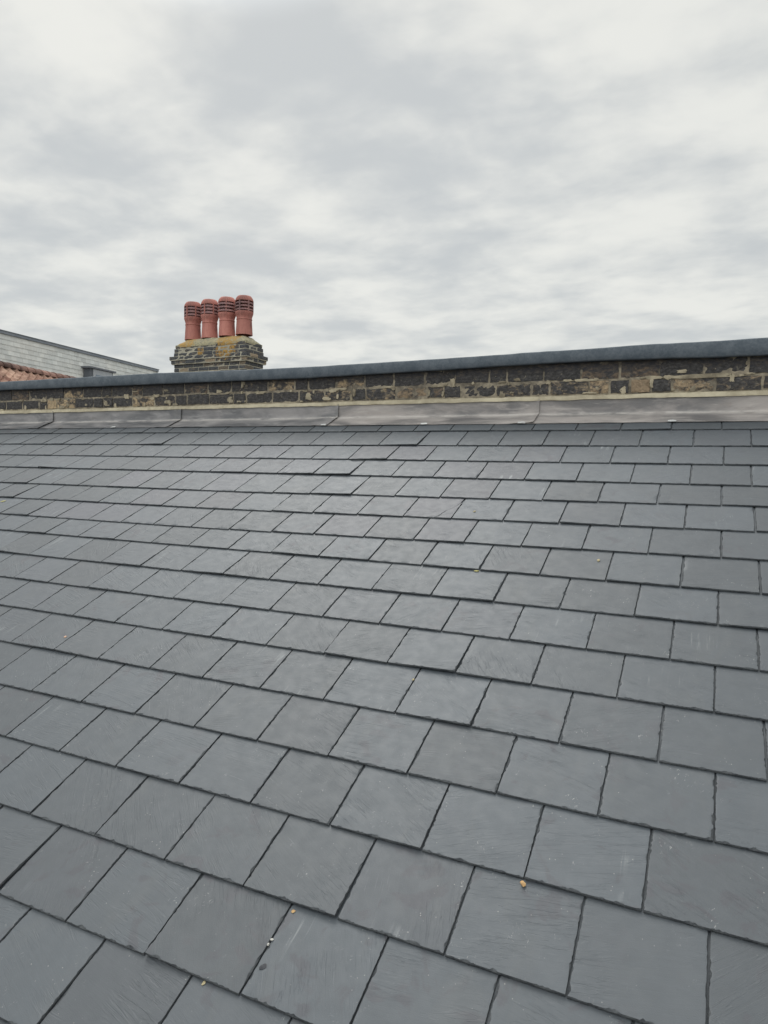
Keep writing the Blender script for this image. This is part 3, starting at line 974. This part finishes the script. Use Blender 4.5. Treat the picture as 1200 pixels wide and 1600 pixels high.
for n_, (pxx, pz, ph, rot0, tn, lab) in enumerate(POTS):
    po = empty("chimney_pot", (pxx, PY, pz), lab, "chimney pot", "terracotta chimney pots on the brick stack")
    c = (pxx, PY, pz)
    col = (tn, 0.5, 0.5)
    b = MB()
    H = ph
    jut = 0.010 if n_ == 2 else 0.0
    lathe(b, PR([(0.118, 0.0), (0.138, 0.0), (0.134, 0.10 * H), (0.124, 0.385 * H), (0.129, 0.39 * H), (0.130, 0.405 * H), (0.126, 0.415 * H), (0.124, 0.44 * H), (0.133, 0.49 * H),
              (0.1455, 0.545 * H), (0.148, 0.575 * H), (0.146, 0.60 * H), (0.128, 0.60 * H), (0.122, 0.55 * H), (0.104, 0.44 * H), (0.104, 0.10 * H)]), c, 40, col)
    lathe(b, PR([(0.085, 0.5 * H), (0.098, 0.5 * H), (0.098, 0.98 * H), (0.085, 0.98 * H)]), c, 40, (0.1, .5, .5))
    b.build("pot_body", clay, po, smooth=35)
    # rounded cap with a flue hole
    k_ = MB()
    lathe(k_, PR([(0.118, 0.868 * H), (0.147, 0.868 * H), (0.1475, 0.885 * H), (0.139, 0.93 * H), (0.122, 0.975 * H), (0.106, 1.0 * H), (0.096, 1.003 * H), (0.090, 0.985 * H), (0.106, 0.93 * H)]), c, 40, col)
    k_.build("cap", clay, po, smooth=35)
    # three sloping louvre rings
    for q in range(3):
        z0 = (0.622 + 0.083 * q) * H
        l_ = MB()
        ro = 0.1465 + jut
        hh = 0.064 if n_ != 3 else 0.050
        lathe(l_, PR([(ro, z0), (ro + 0.001, z0 + 0.012), (0.128, z0 + hh * H), (0.112, z0 + hh * H), (0.124, z0 + 0.012), (0.130, z0)]), c, 40, col)
        l_.build("louvre", soot_clay, po, smooth=35)
    # upright ribs that carry the cap
    for q in range(6):
        a = rot0 + q * math.pi / 3 - R(52)
        r_ = MB()
        ca, sa = math.cos(a), math.sin(a)
        vs = []
        for (rr, tt) in ((0.122, -0.009), (0.163, -0.011), (0.1635, 0.011), (0.122, 0.009)):
            for zz in (0.592 * H, 0.875 * H):
                vs.append((c[0] + rr * ca - tt * sa, c[1] + rr * sa + tt * ca, c[2] + zz))
        fs = [(0, 2, 3, 1), (2, 4, 5, 3), (4, 6, 7, 5), (6, 0, 1, 7), (0, 6, 4, 2), (1, 3, 5, 7)]
        r_.add(vs, fs, col)
        r_.build("rib", clay if n_ != 3 else soot_clay, po)

# ------------------------------------------------------------------ slate-hung building beyond
P0 = Vector((-24.968, 17.787, 0))
DR = Vector((-0.180, 0.9837, 0)).normalized()
NR = Vector((DR.y, -DR.x, 0))            # faces this roof
SA, SB, ZT = -7.0, 11.06, 6.446
gb_o = empty("grey_building", (P0.x, P0.y, -9), "tall pale grey building hung with rectangular slates under a flat lead coping", "building")


def gp(s, o_, z):
    q = P0 + DR * s + NR * o_
    return (q.x, q.y, z)


def gbox(mb, s0, s1, o0, o1, z0, z1, col=(.5, .5, .5)):
    _, f = box_vf(0, 1, 0, 1, 0, 1)
    v = [gp(s, o_, z) for z in (z0, z1) for s, o_ in ((s0, o0), (s1, o0), (s1, o1), (s0, o1))]
    f = [tuple(reversed(q)) for q in f]
    mb.add(v, f, col)


b = MB()
gbox(b, SA, SB - 0.03, -9.0, -0.03, -9, ZT - 0.10)
b.build("wall", mat_plain("rendered_wall", (0.34, 0.33, 0.30), (0.42, 0.41, 0.38), 5, 0.9), gb_o)
b = MB()
z0 = 3.3
r_i = 0
while z0 < ZT - 0.16:
    s = SA + (0.16 if r_i % 2 else 0.0)
    while s < SB - 0.02:
        e = min(s + 0.315, SB)
        col = (float(np.clip(rng.normal(0.5, 0.22), 0, 1)), rng.random(), rng.random())
        ztop = min(z0 + 0.206, ZT - 0.14)
        li = 0.010 + abs(rng.normal(0, 0.003))
        v = [gp(s + .002, 0.0, z0), gp(e - .002, 0.0, z0), gp(e - .002, -0.03, z0), gp(s + .002, -0.03, z0)]
        v += [gp(s + .002, -0.014, ztop), gp(e - .002, -0.014, ztop), gp(e - .002, -0.03, ztop), gp(s + .002, -0.03, ztop)]
        v[0] = gp(s + .002, li - 0.008, z0)
        v[1] = gp(e - .002, li - 0.008, z0)
        f = [(0, 1, 2, 3), (7, 6, 5, 4), (4, 5, 1, 0), (5, 6, 2, 1), (6, 7, 3, 2), (7, 4, 0, 3)]
        b.add(v, f, col)
        s = e
    z0 += 0.2
    r_i += 1
b.build("slate_tile", mat_plain("pale_fibre_slate", (0.60, 0.62, 0.61), (0.73, 0.73, 0.70), 3.0, 0.75, 0.0, 0.002, 0.3, (1, 1, 1), 0.16), gb_o)
b = MB()
gbox(b, SA - 0.05, SB + 0.05, -9.05, 0.055, ZT - 0.135, ZT - 0.02)
gbox(b, SA - 0.08, SB + 0.08, -9.08, 0.085, ZT - 0.0195, ZT)
b.build("coping", mat_plain("lead_coping", (0.20, 0.225, 0.26), (0.27, 0.295, 0.33), 4, 0.6, 0.0), gb_o)
b = MB()
gbox(b, SB - 0.06, SB + 0.035, -0.5, 0.03, 3.3, ZT - 0.14)
b.build("corner_trim", mat_plain("corner_trim", (0.40, 0.42, 0.42), (0.48, 0.49, 0.48), 4, 0.7, 0.0), gb_o)
# projecting window
wb = MB()
gbox(wb, 4.95, 6.60, 0.012, 0.40, 3.9, 5.62)
dm = wb.build("dormer_window", mat_plain("dormer_lead", (0.10, 0.112, 0.13), (0.14, 0.15, 0.17), 5, 0.6, 0.0), gb_o)
wb = MB()
gbox(wb, 4.80, 6.75, 0.012, 0.50, 5.622, 5.70)
wb.build("hood", mat_plain("dormer_hood", (0.13, 0.14, 0.16), (0.18, 0.19, 0.21), 5, 0.55, 0.0), dm)
wb = MB()
gbox(wb, 5.12, 6.50, 0.404, 0.43, 4.1, 5.605)
wb.build("frame", mat_plain("window_frame", (0.36, 0.38, 0.41), (0.42, 0.44, 0.46), 5, 0.5, 0.0), dm)
gm_, gt_, gp_ = new_mat("window_glass", 0.05, 0.8)
gp_.inputs['Base Color'].default_value = (0.16, 0.20, 0.25, 1)
gp_.inputs['Metallic'].default_value = 0.7
wb = MB()
gbox(wb, 5.30, 6.33, 0.433, 0.438, 4.2, 5.36)
wb.build("pane", gm_, dm)

# ------------------------------------------------------------------ clay-tiled house between
Q0 = Vector((-17.403, 12.336, 0))
QD = Vector((-0.246, 0.969, 0)).normalized()
QN = Vector((QD.y, -QD.x, 0))
QA, QB, QZ = -5.0, 3.7, 3.90
hs_o = empty("tiled_house", (Q0.x, Q0.y, -9), "house under an old orange red pantile roof in front of the grey building", "house")


def qp(s, o_, z):
    q = Q0 + QD * s + QN * o_
    return (q.x, q.y, z)


SL = math.tan(R(38))
for side in (1, -1):
    b = MB()
    nS = int((QB - QA) / 0.0275)
    nD = 22
    vs = []
    for j in range(nD + 1):
        course = j // 2
        d = 0.05 + 0.165 * (course + (j % 2) * 0.999)
        for i in range(nS + 1):
            s = QA + (QB - QA) * i / nS
            ph = (s / 0.30) % 1.0
            roll = 0.06 * math.exp(-((ph - 0.5) / 0.17) ** 2) - 0.012 * math.cos(2 * math.pi * ph)
            z = QZ - d * SL + roll + (0.028 * (j % 2)) + 0.006 * noise.noise(Vector((math.floor(s / 0.30) * 3.3, course * 1.7, side)))
            vs.append(qp(s, side * d, z))
    fs = grid_faces(nS, nD)
    if side == -1:
        fs = [tuple(reversed(f)) for f in fs]
    off_b = len(vs)
    vs2 = [(x, y, z - 0.05) for x, y, z in vs]
    fs2 = [tuple(off_b + q for q in reversed(f)) for f in fs]
    rg = list(range(nS + 1)) + [j * (nS + 1) + nS for j in range(1, nD + 1)] + [nD * (nS + 1) + i for i in range(nS - 1, -1, -1)] + [j * (nS + 1) for j in range(nD - 1, 0, -1)]
    fs3 = [(rg[q], off_b + rg[q], off_b + rg[(q + 1) % len(rg)], rg[(q + 1) % len(rg)]) for q in range(len(rg))]
    if side == -1:
        fs3 = [tuple(reversed(f)) for f in fs3]
    cols = []
    b.add(vs + vs2, fs + fs2 + fs3)
    for i_, (x, y, z) in enumerate(vs + vs2):
        s = (Vector((x, y, 0)) - Q0).dot(QD)
        o_ = abs((Vector((x, y, 0)) - Q0).dot(QN))
        h = noise.noise(Vector((math.floor(s / 0.30) * 17.3, math.floor(o_ / 0.165) * 9.1, 5))) * 0.5 + 0.5
        b.c[i_] = (h, h, h)
    if side == 1:
        tile_mat = mat_plain("old_clay_pantile", (0.20, 0.10, 0.078), (0.46, 0.31, 0.235), 5, 0.9, 0.4, 0.006, 0.2, (1, 1, 1), 0.5)
    b.build("roof_tile", tile_mat, hs_o, smooth=40)
b = MB()
s = QA
while s < QB:
    e = min(s + 0.33, QB)
    n_ = 9
    vs = []
    lo = 0.012 * rng.random()
    for (ss, rr) in ((s, 0.175), (e + 0.02, 0.155)):
        for k in range(n_):
            a = math.pi * (k / (n_ - 1))
            vs.append(qp(ss, -math.cos(a) * rr * 1.2, QZ - 0.06 + lo + math.sin(a) * rr))
    fs = [(k, k + 1, n_ + k + 1, n_ + k) for k in range(n_ - 1)] + [tuple(range(n_ - 1, -1, -1)), tuple(range(n_, 2 * n_))]
    h = float(np.clip(rng.normal(0.45, 0.3), 0, 1))
    b.add(vs, fs, (h, h, h))
    s = e
b.build("ridge_tile", mat_plain("weathered_ridge_tile", (0.10, 0.062, 0.055), (0.25, 0.145, 0.115), 7, 0.9, 0.4, 0.006, 0.2, (1, 1, 1), 0.5), hs_o, smooth=40)
b = MB()
_, f = box_vf(0, 1, 0, 1, 0, 1)
for (s0, s1) in ((QA + 0.1, QB - 0.1),):
    zz = QZ - 1.7 * SL - 0.10
    v = [qp(s0, -1.7, -9), qp(s1, -1.7, -9), qp(s1, 1.7, -9), qp(s0, 1.7, -9), qp(s0, -1.7, zz), qp(s1, -1.7, zz), qp(s1, 1.7, zz), qp(s0, 1.7, zz), qp(s0, 0, QZ - 0.11), qp(s1, 0, QZ - 0.11)]
    f = [(0, 1, 2, 3), (0, 4, 5, 1), (2, 6, 7, 3), (4, 8, 9, 5), (6, 9, 8, 7), (1, 5, 9, 6, 2), (3, 7, 8, 4, 0)]
    b.add(v, f)
b.build("wall", mat_plain("house_brick", (0.20, 0.13, 0.09), (0.30, 0.21, 0.14), 6, 0.9), hs_o)


# ------------------------------------------------------------------ crumbs, flakes and leaves lying on the slates
def slate_h(u, v):
    """Height of the slate face at (u, v) on the roof."""
    k = math.floor(v + 1e-6)
    fr = v - row_v(k, u)
    if fr < 0:
        k -= 1
        fr = v - row_v(k, u)
    X, s = u * W, v * G
    return -T * fr + 0.0006 + sway(X, s)


def lump(name, u, v, size, material, label, cat, sd, flat=0.7, group=None, aspect=1.3, lift=0.0):
    bm = bmesh.new()
    bmesh.ops.create_icosphere(bm, subdivisions=3, radius=1.0)
    for q in bm.verts:
        p_ = q.co.copy()
        r_ = 1 + 0.34 * noise.noise(p_ * 1.3 + Vector((sd, 0, 0))) + 0.16 * noise.noise(p_ * 3.4 + Vector((0, sd, 0)))
        # knock flat facets into it
        for k in range(6):
            dvec = Vector((math.sin(sd * 3 + k * 2.1), math.cos(sd * 5 + k * 1.3), math.sin(sd + k * 4.4))).normalized()
            lim = 0.72
            d = (p_ * r_).dot(dvec)
            if d > lim:
                p_ = p_ - dvec * ((d - lim) / max(r_, 0.3))
        q.co = Vector((p_.x * r_ * aspect, p_.y * r_, p_.z * r_ * flat)) * size * 0.42
    me = bpy.data.meshes.new(name)
    bm.to_mesh(me)
    bm.free()
    me.materials.append(material)
    me.polygons.foreach_set('use_smooth', [True] * len(me.polygons))
    me.set_sharp_from_angle(angle=R(28))
    o = bpy.data.objects.new(name, me)
    COL.objects.link(o)
    o.location = roof(u * W, v * G, slate_h(u, v) + size * 0.5 * flat * 0.8 + lift)
    o.rotation_euler = (PITCH, 0, 0)
    o.rotation_mode = 'XYZ'
    o.rotation_euler = (Matrix.Rotation(PITCH, 3, 'X') @ Matrix.Rotation(sd * 1.7, 3, 'Z')).to_euler()
    return tag(o, label, cat, group)


crumb_mat = mat_plain("orange_brick_crumb", (0.40, 0.23, 0.10), (0.56, 0.40, 0.21), 120, 0.9, 0.4, 0.001)
pale_crumb = mat_plain("pale_mortar_crumb", (0.36, 0.30, 0.17), (0.48, 0.42, 0.28), 150, 0.9, 0.4, 0.001)
white_crumb = mat_plain("white_mortar_crumb", (0.42, 0.41, 0.38), (0.58, 0.56, 0.52), 150, 0.9, 0.3, 0.001)
pink_crumb = mat_plain("pink_brick_crumb", (0.52, 0.33, 0.24), (0.66, 0.46, 0.34), 150, 0.9, 0.3, 0.001)
CG = "crumbs scattered on the slates"
lump("brick_crumb", 3.996, 1.955, 0.0135, crumb_mat, "large orange brick crumb under the corner where two big slates meet", "crumb", 1.3, 0.75, CG)
lump("mortar_crumb", 1.985, 4.742, 0.0105, pale_crumb, "yellow crumb caught high in a side joint between two mid roof slates", "crumb", 2.9, 0.6, CG)
lump("brick_crumb", 2.075, 0.925, 0.0095, crumb_mat, "flat ochre crumb below a slate edge, beside the joint with two white crumbs", "crumb", 4.1, 0.3, CG)
lump("brick_crumb", -4.067, 4.384, 0.0150, pink_crumb, "pinkish crumb in a side joint toward the lower left margin of the roof", "crumb", 5.2, 0.6, CG)
lump("mortar_crumb", 3.815, 8.622, 0.0140, pale_crumb, "pale yellow crumb alone in the middle of a slate", "crumb", 6.6, 0.5, CG)
lump("mortar_crumb", 1.36, 10.30, 0.012, pale_crumb, "pale crumb on the slate next to the one split by a crack", "crumb", 7.7, 0.5, CG)
lump("mortar_crumb", 1.651, -0.018, 0.0085, pale_crumb, "dull yellow crumb on the lower edge of a slate at the bottom margin", "crumb", 8.1, 0.4, CG, 1.6)
lump("mortar_crumb", 2.030, 0.575, 0.0072, white_crumb, "white crumb in a side joint, upper of a touching pair", "crumb", 9.4, 0.8, CG)
lump("mortar_crumb", 2.022, 0.520, 0.0068, white_crumb, "white crumb in a side joint, lower of a touching pair", "crumb", 10.4, 0.8, CG)
lump("slate_chip", 2.085, 0.302, 0.014, mat_plain("slate_chip", (0.03, 0.032, 0.038), (0.06, 0.062, 0.07), 90, 0.6, 0.4, 0.001),
     "dark broken slate chip poking from a side joint below two white crumbs", "slate chip", 11.6, 0.35, None, 1.5)


def leaf(u, v, size, label, rz, material):
    n_ = 9
    vs = []
    for i in range(n_):
        t_ = i / (n_ - 1)
        wd = math.sin(math.pi * min(1, t_ * 0.96 + 0.02)) ** 0.8 * (0.34 + 0.05 * math.sin(t_ * 17))
        cu = 0.18 * (t_ - 0.5) ** 2
        for q in (-1, -0.5, 0, 0.5, 1):
            vs.append(((t_ - 0.5) * size, q * wd * size * 0.5, (cu + 0.14 * q * q * wd) * size))
    fs = grid_faces(4, n_ - 1)
    nb = len(vs)
    vs += [(x, y, z - 0.0006) for x, y, z in vs]
    fs = fs + [tuple(nb + q for q in reversed(f)) for f in fs]
    me = bpy.data.meshes.new("dry_leaf")
    me.from_pydata(vs, [], fs)
    me.materials.append(material)
    o = bpy.data.objects.new("dry_leaf", me)
    COL.objects.link(o)
    o.location = roof(u * W, v * G, slate_h(u, v) + 0.002)
    o.rotation_euler = (Matrix.Rotation(PITCH, 3, 'X') @ Matrix.Rotation(rz, 3, 'Z')).to_euler()
    return tag(o, label, "leaf", "small dry leaves on the slates")


leaf_mat = mat_plain("yellow_leaf", (0.42, 0.40, 0.16), (0.58, 0.52, 0.26), 60, 0.7, 0.2, 0.001)
leaf(-11.10, 9.562, 0.040, "small yellow green leaf lying at the left margin of the roof", 0.4, leaf_mat)
leaf(2.01, 7.93, 0.022, "tiny yellow leaf flake tucked under a slate edge mid roof", 0.1, leaf_mat)
